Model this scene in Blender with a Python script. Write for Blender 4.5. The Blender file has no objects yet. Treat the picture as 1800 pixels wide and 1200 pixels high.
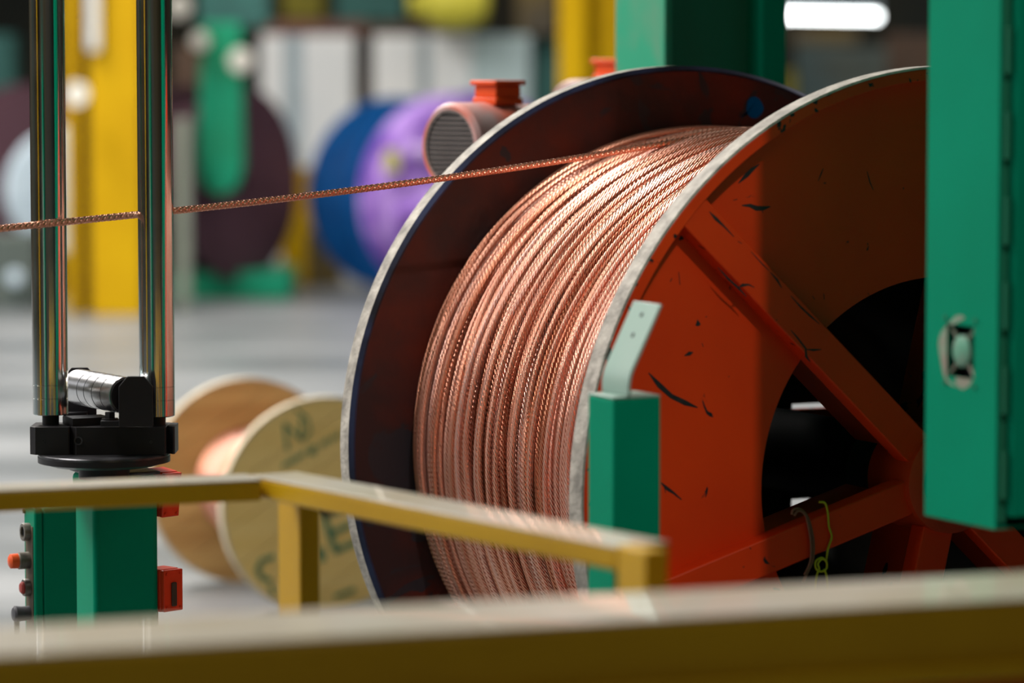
import bpy, math, random
from mathutils import Vector, Matrix
random.seed(7)
PI = math.pi
R_ = math.radians
scene = bpy.context.scene
col = scene.collection

# ------------------------------------------------------------------ camera
F_PX = 6190.0                       # focal length in pixels of the 1800 px wide frame
PITCH = R_(4.433)
CAM = Vector((0, 0, 1.70))
FW = Vector((0, math.cos(PITCH), -math.sin(PITCH)))
UP = Vector((0, math.sin(PITCH), math.cos(PITCH)))
RT = Vector((1, 0, 0))
cd = bpy.data.cameras.new('camera')
cd.sensor_width = 36.0
cd.lens = F_PX / 1800 * 36.0
cd.clip_end = 200
cd.dof.use_dof = True
cd.dof.focus_distance = 7.0
cd.dof.aperture_fstop = 1.9
cam = bpy.data.objects.new('camera', cd)
cam.location = CAM
cam.rotation_euler = (PI / 2 - PITCH, 0, 0)
col.objects.link(cam)
scene.camera = cam

# ------------------------------------------------------------------ view, world, lamps
vs = scene.view_settings
vs.view_transform = 'Standard'
vs.look = 'None'
vs.gamma = 1.0
vs.exposure = 0.0
vs.use_curve_mapping = False
world = bpy.data.worlds.new('world')
scene.world = world
world.use_nodes = True
world.node_tree.nodes['Background'].inputs[0].default_value = (0.75, 0.85, 1.0, 1)
world.node_tree.nodes['Background'].inputs[1].default_value = 0.05

YAW = R_(26.37)                     # the reel's axle against the view
A = Vector((math.sin(YAW), -math.cos(YAW), 0))     # along the axle, towards the viewer
H = Vector((-math.cos(YAW), -math.sin(YAW), 0))    # across the axle, to the left
Z = Vector((0, 0, 1))
RZ = YAW - PI / 2                   # local x = A, local y = -H
C = CAM + RT * 0.8448 + FW * 6.803 - UP * 0.2698   # centre of the near flange's front plane
RAD, WID, THK, RCOIL, RHOLE = 0.80, 1.1071, 0.054, 0.6615, 0.393


def at(px, py, d):
    """the point seen at a pixel of the photograph, d metres in front of the camera"""
    return CAM + FW * d + RT * ((px - 900) / F_PX * d) - UP * ((py - 600) / F_PX * d)


def area_lamp(name, loc, target, sx, sy, power, color):
    d = bpy.data.lights.new(name, 'AREA')
    d.shape = 'RECTANGLE'
    d.size, d.size_y = sx, sy
    d.energy = power
    d.color = color
    o = bpy.data.objects.new(name, d)
    o.location = loc
    o.rotation_euler = (Vector(target) - Vector(loc)).to_track_quat('-Z', 'Y').to_euler()
    col.objects.link(o)
    return o


# rows of roof lights along the hall, a last row added as front fill, and the tall windows of the left wall
for x, y, ln, pw_ in ((-5.6, 14, 18, 3900), (-11.0, 20, 20, 600), (1.5, 27, 24, 650), (7.5, 27, 24, 750), (2.5, -2, 9, 130)):
    area_lamp('roof_and_fill_light', (x, y, 8.6), (x, y, 0), 2.4, ln, pw_, (1.0, 0.96, 0.90))
for y in (-1, 6, 13):
    area_lamp('window_light', (-13.7, y, 5.2), (0, y, 2.0), 5.0, 3.0, 225, (0.95, 0.97, 1.0))
# the lamp that hangs in front of the reel and throws the cabinet's shadow on it
AZ, EL = R_(17.2), R_(43)
ldir = (A * math.cos(AZ) + H * math.sin(AZ)) * math.cos(EL) + Z * math.sin(EL)
sd = bpy.data.lights.new('reel_lamp', 'SPOT')
sd.energy = 370
sd.spot_size = R_(24)
sd.spot_blend = 0.35
sd.shadow_soft_size = 0.06
sd.color = (1.0, 0.95, 0.88)
so = bpy.data.objects.new('reel_lamp', sd)
so.location = C + ldir * 6.5
so.rotation_euler = (-ldir).to_track_quat('-Z', 'Y').to_euler()
col.objects.link(so)


# ------------------------------------------------------------------ materials
def new_mat(name):
    m = bpy.data.materials.new(name)
    m.use_nodes = True
    nt = m.node_tree
    return m, nt, nt.nodes['Principled BSDF']


def paint(name, c1, c2=None, rough=0.45, metal=0.0, scale=6.0, lo=0.35, hi=0.65, bump=0.0, bscale=60.0,
          chip=None, chip_at=0.68, chip_scale=14.0, stretch=(1, 1, 1), spec=0.25, coat=0.0, detail=6.0):
    m, nt, b = new_mat(name)
    N, L = nt.nodes.new, nt.links.new
    c2 = c2 or tuple(v * 0.8 for v in c1)
    tc = N('ShaderNodeTexCoord')
    mp = N('ShaderNodeMapping')
    mp.inputs['Scale'].default_value = stretch
    L(tc.outputs['Object'], mp.inputs['Vector'])
    no = N('ShaderNodeTexNoise')
    no.inputs['Scale'].default_value = scale
    no.inputs['Detail'].default_value = detail
    L(mp.outputs['Vector'], no.inputs['Vector'])
    rp = N('ShaderNodeValToRGB')
    rp.color_ramp.elements[0].position = lo
    rp.color_ramp.elements[0].color = (*c1, 1)
    rp.color_ramp.elements[1].position = hi
    rp.color_ramp.elements[1].color = (*c2, 1)
    L(no.outputs['Fac'], rp.inputs['Fac'])
    out = rp.outputs['Color']
    if chip:
        n2 = N('ShaderNodeTexNoise')
        n2.inputs['Scale'].default_value = chip_scale
        n2.inputs['Detail'].default_value = 5
        n2.inputs['Distortion'].default_value = 1.2
        L(tc.outputs['Object'], n2.inputs['Vector'])
        r2 = N('ShaderNodeValToRGB')
        r2.color_ramp.elements[0].position = chip_at
        r2.color_ramp.elements[1].position = chip_at + 0.015
        L(n2.outputs['Fac'], r2.inputs['Fac'])
        mx = N('ShaderNodeMix')
        mx.data_type = 'RGBA'
        L(r2.outputs['Color'], mx.inputs[0])
        L(out, mx.inputs[6])
        mx.inputs[7].default_value = (*chip, 1)
        out = mx.outputs[2]
    L(out, b.inputs['Base Color'])
    b.inputs['Roughness'].default_value = rough
    b.inputs['Metallic'].default_value = metal
    b.inputs['Specular IOR Level'].default_value = spec
    b.inputs['Coat Weight'].default_value = coat
    if bump:
        n3 = N('ShaderNodeTexNoise')
        n3.inputs['Scale'].default_value = bscale
        n3.inputs['Detail'].default_value = 4
        L(mp.outputs['Vector'], n3.inputs['Vector'])
        bp = N('ShaderNodeBump')
        bp.inputs['Strength'].default_value = bump
        bp.inputs['Distance'].default_value = 0.01
        L(n3.outputs['Fac'], bp.inputs['Height'])
        L(bp.outputs['Normal'], b.inputs['Normal'])
    return m


def emit(name, c, s):
    m, nt, b = new_mat(name)
    b.inputs['Base Color'].default_value = (*c, 1)
    b.inputs['Emission Color'].default_value = (*c, 1)
    b.inputs['Emission Strength'].default_value = s
    return m


def copper_strand(name, lay=0.075, strands=7, bump=0.8):
    """bare stranded copper: uv.x runs along the cable in metres, uv.y once around it"""
    m, nt, b = new_mat(name)
    N, L = nt.nodes.new, nt.links.new
    uv = N('ShaderNodeUVMap')
    sp = N('ShaderNodeSeparateXYZ')
    L(uv.outputs['UV'], sp.inputs[0])

    def math_(op, a, bb):
        n = N('ShaderNodeMath')
        n.operation = op
        for k, v in enumerate((a, bb)):
            if v is None:
                continue
            if isinstance(v, (int, float)):
                n.inputs[k].default_value = v
            else:
                L(v, n.inputs[k])
        return n.outputs[0]
    ph = math_('ADD', math_('MULTIPLY', sp.outputs[0], PI * strands / lay), math_('MULTIPLY', sp.outputs[1], PI * strands))
    hgt = math_('ABSOLUTE', math_('SINE', ph, None), None)
    oi = N('ShaderNodeObjectInfo')
    rp = N('ShaderNodeValToRGB')
    e = rp.color_ramp.elements
    e[0].position, e[0].color = 0.0, (0.66, 0.25, 0.14, 1)
    e[1].position, e[1].color = 1.0, (0.92, 0.56, 0.47, 1)
    k = e.new(0.35)
    k.color = (0.86, 0.44, 0.33, 1)
    k = e.new(0.7)
    k.color = (0.76, 0.34, 0.22, 1)
    L(oi.outputs['Random'], rp.inputs['Fac'])
    L(rp.outputs['Color'], b.inputs['Base Color'])
    b.inputs['Metallic'].default_value = 1.0
    b.inputs['Roughness'].default_value = 0.33
    bp = N('ShaderNodeBump')
    bp.inputs['Strength'].default_value = bump
    bp.inputs['Distance'].default_value = 0.0022
    L(hgt, bp.inputs['Height'])
    L(bp.outputs['Normal'], b.inputs['Normal'])
    return m


BLK = (0.012, 0.011, 0.014)
M = {
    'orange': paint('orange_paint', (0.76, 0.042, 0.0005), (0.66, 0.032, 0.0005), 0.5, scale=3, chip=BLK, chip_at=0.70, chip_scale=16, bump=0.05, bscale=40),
    'orange_lip': paint('orange_chipped_paint', (0.82, 0.046, 0.001), (0.68, 0.032, 0.001), 0.45, scale=4, chip=BLK, chip_at=0.625, chip_scale=22),
    'bare': paint('bare_scuffed_steel', (0.42, 0.385, 0.34), (0.19, 0.175, 0.155), 0.7, metal=0.1, scale=26, lo=0.32, hi=0.68, bump=0.35, bscale=70, chip=(0.5, 0.18, 0.03), chip_at=0.755, chip_scale=7),
    'rust': paint('rusty_maroon_plate', (0.030, 0.014, 0.015), (0.110, 0.014, 0.006), 0.45, scale=4.5, lo=0.40, hi=0.70, chip=(0.022, 0.020, 0.026), chip_at=0.60, chip_scale=6, bump=0.1),
    'bluesteel': paint('worn_blue_steel_edge', (0.035, 0.045, 0.10), (0.015, 0.015, 0.022), 0.35, metal=0.5, scale=9),
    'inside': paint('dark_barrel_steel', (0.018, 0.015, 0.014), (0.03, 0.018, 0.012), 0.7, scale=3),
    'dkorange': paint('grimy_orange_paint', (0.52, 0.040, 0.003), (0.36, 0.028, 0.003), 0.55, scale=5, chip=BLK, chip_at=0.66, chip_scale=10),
    'bluepaint': paint('blue_marker_paint', (0.002, 0.11, 0.36), (0.002, 0.08, 0.28), 0.8, spec=0.0),
    'copper': copper_strand('stranded_copper'),
    'copper_core': paint('copper_underlayer', (0.55, 0.23, 0.13), (0.35, 0.13, 0.07), 0.45, metal=1.0, scale=30),
    'green': paint('green_machine_paint', (0.0003, 0.225, 0.125), (0.0003, 0.195, 0.105), 0.42, scale=2.5, bump=0.03, bscale=25, spec=0.06),
    'green_worn': paint('worn_green_machine_paint', (0.02, 0.25, 0.14), (0.16, 0.20, 0.14), 0.5, scale=1.7, lo=0.48, hi=0.58, stretch=(1, 1, .6)),
    'green_dark': paint('stained_shaded_green_paint', (0.012, 0.17, 0.095), (0.02, 0.12, 0.06), 0.45, scale=3, stretch=(1, 1, .25)),
    'green_pale': paint('pale_lit_green', (0.29, 0.38, 0.335), (0.25, 0.36, 0.31), 0.35, scale=5),  # light on the bracket and post top put into the pale green
    'green_hub': paint('dull_green_fan_hub', (0.09, 0.30, 0.20), (0.20, 0.28, 0.22), 0.4, scale=40),
    'green_bright': paint('bright_green_paint', (0.004, 0.33, 0.18), (0.01, 0.25, 0.12), 0.5, scale=2),
    'yellow': paint('yellow_rail_paint', (0.54, 0.31, 0.004), (0.44, 0.24, 0.003), 0.4, scale=2.5, bump=0.03, bscale=20),
    'dust_glare': paint('dust_and_glare_rail_top', (0.62, 0.57, 0.48), (0.54, 0.47, 0.34), 0.3, scale=5, coat=0.5, spec=0.5),  # pale colour carries the glancing reflection as well as dust
    'yellow_col': paint('yellow_column_paint', (0.52, 0.315, 0.003), (0.45, 0.26, 0.002), 0.5, scale=1.5, spec=0.1),
    'chrome': None,
    'steel': paint('brushed_steel', (0.62, 0.62, 0.64), (0.45, 0.45, 0.46), 0.26, metal=1.0, scale=18, stretch=(1, 1, .1)),
    'blackox': paint('black_oxide_steel', (0.016, 0.015, 0.018), (0.024, 0.022, 0.024), 0.42, scale=8, metal=0.2),
    'plate_top': paint('rubbed_dark_plate', (0.10, 0.10, 0.11), (0.03, 0.03, 0.033), 0.35, metal=0.6, scale=25),
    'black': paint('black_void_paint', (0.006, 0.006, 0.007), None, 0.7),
    'red': paint('red_box_paint', (0.80, 0.060, 0.016), (0.68, 0.04, 0.01), 0.4, scale=6, chip=(0.03, 0.01, 0.01), chip_at=0.68, chip_scale=30),
    'motor': paint('dusty_red_motor_paint', (0.62, 0.13, 0.07), (0.50, 0.36, 0.36), 0.5, scale=5, lo=0.40, hi=0.60),
    'motor_box': paint('orange_terminal_box_paint', (0.75, 0.085, 0.012), (0.66, 0.07, 0.01), 0.4),
    'grille': paint('dusty_grey_grille', (0.30, 0.25, 0.235), (0.22, 0.18, 0.17), 0.6),
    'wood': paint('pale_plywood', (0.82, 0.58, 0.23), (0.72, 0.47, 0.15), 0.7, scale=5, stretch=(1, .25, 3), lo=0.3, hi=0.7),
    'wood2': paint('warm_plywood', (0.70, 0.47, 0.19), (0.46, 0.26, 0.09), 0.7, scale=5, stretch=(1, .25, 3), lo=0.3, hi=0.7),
    'wood_edge': paint('pale_wood_edge', (0.62, 0.54, 0.40), (0.50, 0.42, 0.30), 0.7, scale=14),
    'stencil': paint('green_stencil_ink', (0.06, 0.19, 0.11), (0.10, 0.20, 0.10), 0.8),
    'floor': None,
    'wallm': paint('dark_grimy_wall', (0.020, 0.024, 0.020), (0.045, 0.036, 0.020), 0.8, scale=0.6, lo=0.35, hi=0.7),
    'wall_near': paint('brown_grey_wall', (0.13, 0.11, 0.08), (0.09, 0.10, 0.09), 0.8, scale=0.5),
    'ceil': paint('dark_roof_sheet', (0.05, 0.045, 0.035), (0.03, 0.028, 0.022), 0.8, scale=0.7),
    'white_cab': paint('white_cabinet_enamel', (0.70, 0.70, 0.69), (0.62, 0.64, 0.65), 0.5, scale=1.2),
    'blue_cab': paint('pale_blue_cabinet_enamel', (0.42, 0.52, 0.53), (0.36, 0.46, 0.47), 0.5, scale=1.2),
    'greyblue': paint('grey_blue_cabinet_side', (0.33, 0.40, 0.44), (0.28, 0.34, 0.37), 0.5),
    'browndark': paint('dark_brown_steel', (0.055, 0.038, 0.028), (0.09, 0.05, 0.03), 0.6),
    'rustbeam': paint('rust_brown_beam_paint', (0.20, 0.075, 0.045), (0.12, 0.06, 0.05), 0.6, scale=1.5),
    'maroon': paint('maroon_reel_paint', (0.085, 0.040, 0.055), (0.06, 0.028, 0.038), 0.55, scale=1.5),
    'blue': paint('blue_reel_paint', (0.004, 0.095, 0.33), (0.004, 0.07, 0.26), 0.45),
    'purple': paint('purple_stretch_film', (0.40, 0.24, 0.62), (0.16, 0.06, 0.38), 0.3, scale=3.2, lo=0.42, hi=0.60),
    'lilac': paint('lilac_stretch_film', (0.55, 0.40, 0.72), (0.26, 0.12, 0.50), 0.3, scale=2.2, lo=0.40, hi=0.62),
    'yellowlabel': paint('yellow_label', (0.62, 0.60, 0.14), None, 0.6),
    'paleblue': paint('pale_blue_wrap', (0.50, 0.60, 0.68), (0.42, 0.52, 0.60), 0.5),
    'palegrey': paint('pale_grey_green_post', (0.40, 0.45, 0.38), (0.34, 0.39, 0.33), 0.6),
    'teal': paint('teal_grey_housing', (0.035, 0.13, 0.115), (0.03, 0.10, 0.09), 0.6),
    'cream': paint('cream_enamel', (0.68, 0.66, 0.60), (0.6, 0.58, 0.52), 0.5),
    'limeyellow': paint('lime_yellow_hood', (0.62, 0.56, 0.06), (0.52, 0.47, 0.05), 0.5),
    'limeyellow_dull': paint('olive_yellow_paint', (0.20, 0.17, 0.01), (0.14, 0.12, 0.01), 0.6),
    'ring': paint('grey_button_bezel', (0.22, 0.20, 0.17), (0.10, 0.09, 0.08), 0.4, metal=0.5, scale=40),
    'grime': paint('dusty_dark_button_plate', (0.07, 0.055, 0.04), (0.14, 0.105, 0.07), 0.7, scale=14),
    'redbutton': paint('red_orange_button', (0.75, 0.10, 0.02), None, 0.4),
    'redbutton2': paint('dull_red_button', (0.36, 0.05, 0.04), None, 0.5),
    'selector': paint('dark_grey_selector', (0.07, 0.07, 0.08), None, 0.45),
    'string': paint('yellow_twine', (0.50, 0.42, 0.02), None, 0.8),
    'chip': paint('bare_dark_primer', BLK, (0.03, 0.02, 0.02), 0.6, scale=60),
    'wire': paint('brown_wire', (0.22, 0.08, 0.05), None, 0.5),
    'paleworn': paint('bare_scraped_patch', (0.18, 0.30, 0.21), (0.26, 0.19, 0.16), 0.6, scale=22),
    'tube': emit('fluorescent_tube_light', (0.95, 1.0, 1.0), 9.0),
    'murky': paint('murky_teal_machine', (0.05, 0.075, 0.075), (0.11, 0.12, 0.10), 0.6, scale=1.5),
    'murky2': paint('murky_olive_machine', (0.16, 0.11, 0.03), (0.06, 0.055, 0.05), 0.6, scale=1.5),
    'paper': paint('white_paper_sheet', (0.75, 0.75, 0.78), None, 0.7),
}


def chrome_mat():
    m, nt, b = new_mat('worn_reflection_tinted_chrome')
    N, L = nt.nodes.new, nt.links.new
    tc = N('ShaderNodeTexCoord')
    mp = N('ShaderNodeMapping')
    mp.inputs['Scale'].default_value = (90, 90, 0.6)
    L(tc.outputs['Object'], mp.inputs['Vector'])
    no = N('ShaderNodeTexNoise')
    no.inputs['Scale'].default_value = 1.0
    no.inputs['Detail'].default_value = 3
    L(mp.outputs['Vector'], no.inputs['Vector'])
    rp = N('ShaderNodeValToRGB')
    e = rp.color_ramp.elements
    e[0].position, e[0].color = 0.30, (0.52, 0.46, 0.30, 1)  # gold and teal streaks paint coloured reflections into the chrome
    e[1].position, e[1].color = 0.72, (0.34, 0.56, 0.60, 1)
    k = e.new(0.5)
    k.color = (0.55, 0.53, 0.52, 1)
    L(no.outputs['Fac'], rp.inputs['Fac'])
    L(rp.outputs['Color'], b.inputs['Base Color'])
    b.inputs['Metallic'].default_value = 1
    n2 = N('ShaderNodeTexNoise')
    n2.inputs['Scale'].default_value = 14
    L(tc.outputs['Object'], n2.inputs['Vector'])
    r2 = N('ShaderNodeMapRange')
    r2.inputs[3].default_value = 0.06
    r2.inputs[4].default_value = 0.20
    L(n2.outputs['Fac'], r2.inputs[0])
    L(r2.outputs[0], b.inputs['Roughness'])
    bp = N('ShaderNodeBump')
    bp.inputs['Strength'].default_value = 0.12
    bp.inputs['Distance'].default_value = 0.002
    L(no.outputs['Fac'], bp.inputs['Height'])
    L(bp.outputs['Normal'], b.inputs['Normal'])
    return m


def floor_mat():
    m, nt, b = new_mat('polished_concrete')
    N, L = nt.nodes.new, nt.links.new
    tc = N('ShaderNodeTexCoord')
    mp = N('ShaderNodeMapping')
    mp.inputs['Scale'].default_value = (0.35, 0.9, 1)
    L(tc.outputs['Object'], mp.inputs['Vector'])
    no = N('ShaderNodeTexNoise')
    no.inputs['Scale'].default_value = 1.3
    no.inputs['Detail'].default_value = 7
    L(mp.outputs['Vector'], no.inputs['Vector'])
    rp = N('ShaderNodeValToRGB')
    e = rp.color_ramp.elements
    e[0].position, e[0].color = 0.32, (0.105, 0.118, 0.125, 1)
    e[1].position, e[1].color = 0.68, (0.255, 0.265, 0.275, 1)
    L(no.outputs['Fac'], rp.inputs['Fac'])
    L(rp.outputs['Color'], b.inputs['Base Color'])
    r2 = N('ShaderNodeMapRange')
    r2.inputs[3].default_value = 0.22
    r2.inputs[4].default_value = 0.55
    L(no.outputs['Fac'], r2.inputs[0])
    L(r2.outputs[0], b.inputs['Roughness'])
    return m


M['chrome'] = chrome_mat()
M['floor'] = floor_mat()


# ------------------------------------------------------------------ mesh helpers
class MB:
    def __init__(self):
        self.v, self.f, self.uv = [], [], None

    def add(self, vs_, fs):
        o = len(self.v)
        self.v += [tuple(p) for p in vs_]
        self.f += [tuple(i + o for i in f) for f in fs]
        return self

    def box(self, x0, x1, y0, y1, z0, z1):
        p = [(x, y, z) for z in (z0, z1) for x, y in ((x0, y0), (x1, y0), (x1, y1), (x0, y1))]
        return self.add(p, [(3, 2, 1, 0), (4, 5, 6, 7), (0, 1, 5, 4), (1, 2, 6, 5), (2, 3, 7, 6), (3, 0, 4, 7)])

    def frame(self, p0, p1):
        d = (Vector(p1) - Vector(p0)).normalized()
        s = Vector((0, 0, 1)) if abs(d.z) < 0.9 else Vector((1, 0, 0))
        u = d.cross(s).normalized()
        return d, u, d.cross(u)

    def cyl(self, p0, p1, r0, r1=None, n=28, caps=True):
        r1 = r0 if r1 is None else r1
        d, u, w = self.frame(p0, p1)
        vv = []
        for p, r in ((Vector(p0), r0), (Vector(p1), r1)):
            for k in range(n):
                t = 2 * PI * k / n
                vv.append(p + (u * math.cos(t) + w * math.sin(t)) * r)
        ff = [(k, k + n, (k + 1) % n + n, (k + 1) % n) for k in range(n)]
        if caps:
            ff += [tuple(range(n)), tuple(range(2 * n - 1, n - 1, -1))]
        return self.add(vv, ff)

    def lathe(self, prof, p0, axis, n=48, closed=True):
        """prof = [(distance along axis, radius)], a closed loop unless told otherwise"""
        p0, d = Vector(p0), Vector(axis).normalized()
        s = Vector((0, 0, 1)) if abs(d.z) < 0.9 else Vector((1, 0, 0))
        u = d.cross(s).normalized()
        w = d.cross(u)
        m = len(prof)
        vv = []
        for k in range(n):
            t = 2 * PI * k / n
            e = u * math.cos(t) + w * math.sin(t)
            vv += [p0 + d * x + e * r for x, r in prof]
        ff = []
        for k in range(n):
            k2 = (k + 1) % n
            for j in range(m if closed else m - 1):
                j2 = (j + 1) % m
                ff.append((k * m + j, k * m + j2, k2 * m + j2, k2 * m + j))
        return self.add(vv, ff)

    def prism(self, poly, o, ex, ey, depth):
        """a flat outline (in the plane o + ex, ey) given a thickness along ex x ey"""
        o, ex, ey = Vector(o), Vector(ex), Vector(ey)
        nrm = ex.cross(ey).normalized() * depth
        n = len(poly)
        vv = [o + ex * x + ey * y for x, y in poly] + [o + ex * x + ey * y + nrm for x, y in poly]
        ff = [tuple(range(n - 1, -1, -1)), tuple(range(n, 2 * n))]
        ff += [(k, (k + 1) % n, (k + 1) % n + n, k + n) for k in range(n)]
        return self.add(vv, ff)

    def tube(self, path, r, n=8, closed=False, lobes=0, lay=0.075, depth=0.0, uv=False):
        P = [Vector(p) for p in path]
        m = len(P)
        dist = 0.0
        vv, ff, ds = [], [], []
        up = None
        for i in range(m):
            a = P[(i - 1) % m] if (closed or i > 0) else P[i]
            b = P[(i + 1) % m] if (closed or i < m - 1) else P[i]
            t = (b - a).normalized()
            if up is None:
                up = Vector((0, 0, 1)) if abs(t.z) < 0.9 else Vector((1, 0, 0))
            u = (up - t * up.dot(t)).normalized()
            up = u
            w = t.cross(u)
            if i:
                dist += (P[i] - P[i - 1]).length
            ds.append(dist)
            for k in range(n):
                q = 2 * PI * k / n
                rr = r
                if lobes:
                    rr = r * (1 - depth * (1 - abs(math.sin(0.5 * lobes * q + PI * lobes * dist / lay))))
                vv.append(P[i] + (u * math.cos(q) + w * math.sin(q)) * rr)
        uvs = []
        for i in range(m if closed else m - 1):
            i2 = (i + 1) % m
            d2 = ds[i2] if i2 else dist + (P[0] - P[-1]).length
            for k in range(n):
                k2 = (k + 1) % n
                ff.append((i * n + k, i * n + k2, i2 * n + k2, i2 * n + k))
                uvs += [(ds[i], k / n), (ds[i], (k + 1) / n), (d2, (k + 1) / n), (d2, k / n)]
        if not closed:
            ff.append(tuple(range(n)))
            ff.append(tuple(range(m * n - 1, (m - 1) * n - 1, -1)))
            uvs += [(0, 0)] * (2 * n)
        self.add(vv, ff)
        if uv:
            self.uv = uvs
        return self

    def mesh(self, name):
        me = bpy.data.meshes.new(name)
        me.from_pydata(self.v, [], self.f)
        if self.uv:
            l = me.uv_layers.new(name='UVMap')
            l.data.foreach_set('uv', [c for p in self.uv for c in p])
        me.polygons.foreach_set('use_smooth', [True] * len(me.polygons))
        me.update()
        me.set_sharp_from_angle(angle=R_(38))
        return me

    def build(self, name, mat, parent=None, bevel=0.0, fix=True, segs=2):
        me = self.mesh(name)
        me.materials.append(mat if not isinstance(mat, str) else M[mat])
        if fix:
            import bmesh
            bm = bmesh.new()
            bm.from_mesh(me)
            bmesh.ops.recalc_face_normals(bm, faces=bm.faces)
            bm.to_mesh(me)
            bm.free()
        o = bpy.data.objects.new(name, me)
        col.objects.link(o)
        if parent:
            o.parent = parent
        if bevel:
            b = o.modifiers.new('bevel', 'BEVEL')
            b.width = bevel
            b.segments = segs
            b.limit_method = 'ANGLE'
            b.harden_normals = False
        return o


def tag(o, label=None, cat=None, group=None, kind=None):
    for k, v in (('label', label), ('category', cat), ('group', group), ('kind', kind)):
        if v:
            o[k] = v
    return o


def thing(name, label, cat, loc=(0, 0, 0), rz=0.0, group=None):
    o = bpy.data.objects.new(name, None)
    o.empty_display_size = 0.1
    o.location = loc
    o.rotation_euler = (0, 0, rz)
    col.objects.link(o)
    return tag(o, label, cat, group)


def loc_of(P, root):
    """world point -> local coordinates of a thing made with thing()"""
    rz = root.rotation_euler[2]
    d = Vector(P) - Vector(root.location)
    return Vector((d.x * math.cos(rz) + d.y * math.sin(rz), -d.x * math.sin(rz) + d.y * math.cos(rz), d.z))


# ------------------------------------------------------------------ the hall
def struct(name, mb, m):
    return tag(mb.build(name, m), kind='structure')


struct('floor', MB().box(-14, 14, -8, 44, -0.2, 0), 'floor')
struct('wall_back', MB().box(-14, 14, 44, 44.2, 0, 9), 'wallm')
struct('wall_left', MB().box(-14.2, -14, -8, 44, 0, 9), 'wallm')
struct('wall_right', MB().box(14, 14.2, -8, 44, 0, 9), 'wallm')
struct('wall_front', MB().box(-14, 14, -8.2, -8, 0, 9), 'wall_near')
struct('ceiling', MB().box(-14.2, 14.2, -8.2, 44.2, 9, 9.2), 'ceil')

# ------------------------------------------------------------------ the steel reel
reel = thing('cable_reel', 'large steel cable reel with orange spoked flange, wound with bare copper', 'reel', (C.x, C.y, C.z - RAD), RZ)
AX = (1, 0, 0)
O0 = (0, 0, RAD)


def spoke_mesh(r0, r1, w, x0, x1, ang, mb):
    # ang: 0 = towards H (left), positive up; local y = -H
    e = Vector((0, -math.cos(ang), math.sin(ang)))
    t = Vector((0, -math.sin(ang), -math.cos(ang)))
    p = []
    for x in (x0, x1):
        for r, s in ((r0, -1), (r1, -1), (r1, 1), (r0, 1)):
            p.append(Vector((x, 0, RAD)) + e * r + t * (s * w / 2))
    mb.add(p, [(3, 2, 1, 0), (4, 5, 6, 7), (0, 1, 5, 4), (1, 2, 6, 5), (2, 3, 7, 6), (3, 0, 4, 7)])
    return mb


nf = MB().lathe([(-0.056, RHOLE), (-0.046, RHOLE), (-0.046, RAD - 0.02), (-0.056, RAD - 0.02)], O0, AX, 160).build('near_flange', 'orange', reel)
tag(nf, 'orange painted flange with six spokes')
MB().lathe([(-0.050, RAD - 0.026), (0.0, RAD - 0.026), (0.0, RAD - 0.0045), (-0.050, RAD - 0.0045)], O0, AX, 200).build('rim_lip', 'orange_lip', nf, bevel=0.0015)
MB().lathe([(-0.054, RAD - 0.006), (-0.003, RAD - 0.006), (0.000, RAD - 0.004), (-0.002, RAD), (-0.052, RAD), (-0.054, RAD - 0.002)], O0, AX, 200).build('rim_band', 'bare', nf)
SP0 = R_(43.2)
for k in range(6):
    spoke_mesh(0.095, RAD - 0.024, 0.068, -0.048, -0.002, SP0 - k * PI / 3, MB()).build('spoke', 'orange', nf, bevel=0.003)
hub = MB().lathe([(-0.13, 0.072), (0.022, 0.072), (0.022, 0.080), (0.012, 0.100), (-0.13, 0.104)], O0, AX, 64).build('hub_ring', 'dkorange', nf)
MB().lathe([(-0.13, 0.05), (0.006, 0.05), (0.006, 0.0725), (-0.13, 0.0725)], O0, AX, 48).build('bore_bush', 'inside', hub)
for k in range(6):   # stiffener ribs from the hub to the barrel, between the spokes
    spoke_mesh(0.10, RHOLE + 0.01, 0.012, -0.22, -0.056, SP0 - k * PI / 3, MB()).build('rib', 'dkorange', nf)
MB().lathe([(-WID + 0.05, 0.40), (-0.05, 0.40), (-0.05, 0.408), (-WID + 0.05, 0.408)], O0, AX, 96).build('barrel', 'inside', reel)
bf = MB().lathe([(-WID + 0.006, 0.392), (-WID + THK - 0.003, 0.392), (-WID + THK - 0.003, RAD - 0.009), (-WID + 0.006, RAD - 0.009)], O0, AX, 160).build('rear_flange', 'rust', reel)
tag(bf, 'dark rusty maroon flange with bare steel rim')
MB().lathe([(-WID, RAD - 0.03), (-WID + THK - 0.003, RAD - 0.009), (-WID + THK - 0.009, RAD), (-WID + 0.002, RAD), (-WID, RAD - 0.002)], O0, AX, 200).build('rim_band', 'bare', bf)
MB().lathe([(-WID + THK - 0.02, RAD - 0.012), (-WID + THK, RAD - 0.012), (-WID + THK, RAD - 0.008), (-WID + THK - 0.0088, RAD + 0.0003)], O0, AX, 200).build('worn_edge', 'bluesteel', bf)
for k in range(6):
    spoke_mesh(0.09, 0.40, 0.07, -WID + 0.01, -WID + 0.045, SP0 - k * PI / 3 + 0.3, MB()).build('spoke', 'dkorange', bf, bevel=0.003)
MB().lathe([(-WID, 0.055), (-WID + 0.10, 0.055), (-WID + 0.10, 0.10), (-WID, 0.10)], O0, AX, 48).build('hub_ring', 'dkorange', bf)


def reel_local(px, py, x):
    """local (y, z) of the point seen at a pixel on the plane local x = const of the reel"""
    d = (at(px, py, 1.0) - CAM)
    t = ((C + A * x) - CAM).dot(A) / d.dot(A)
    return loc_of(CAM + d * t, reel)


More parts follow.
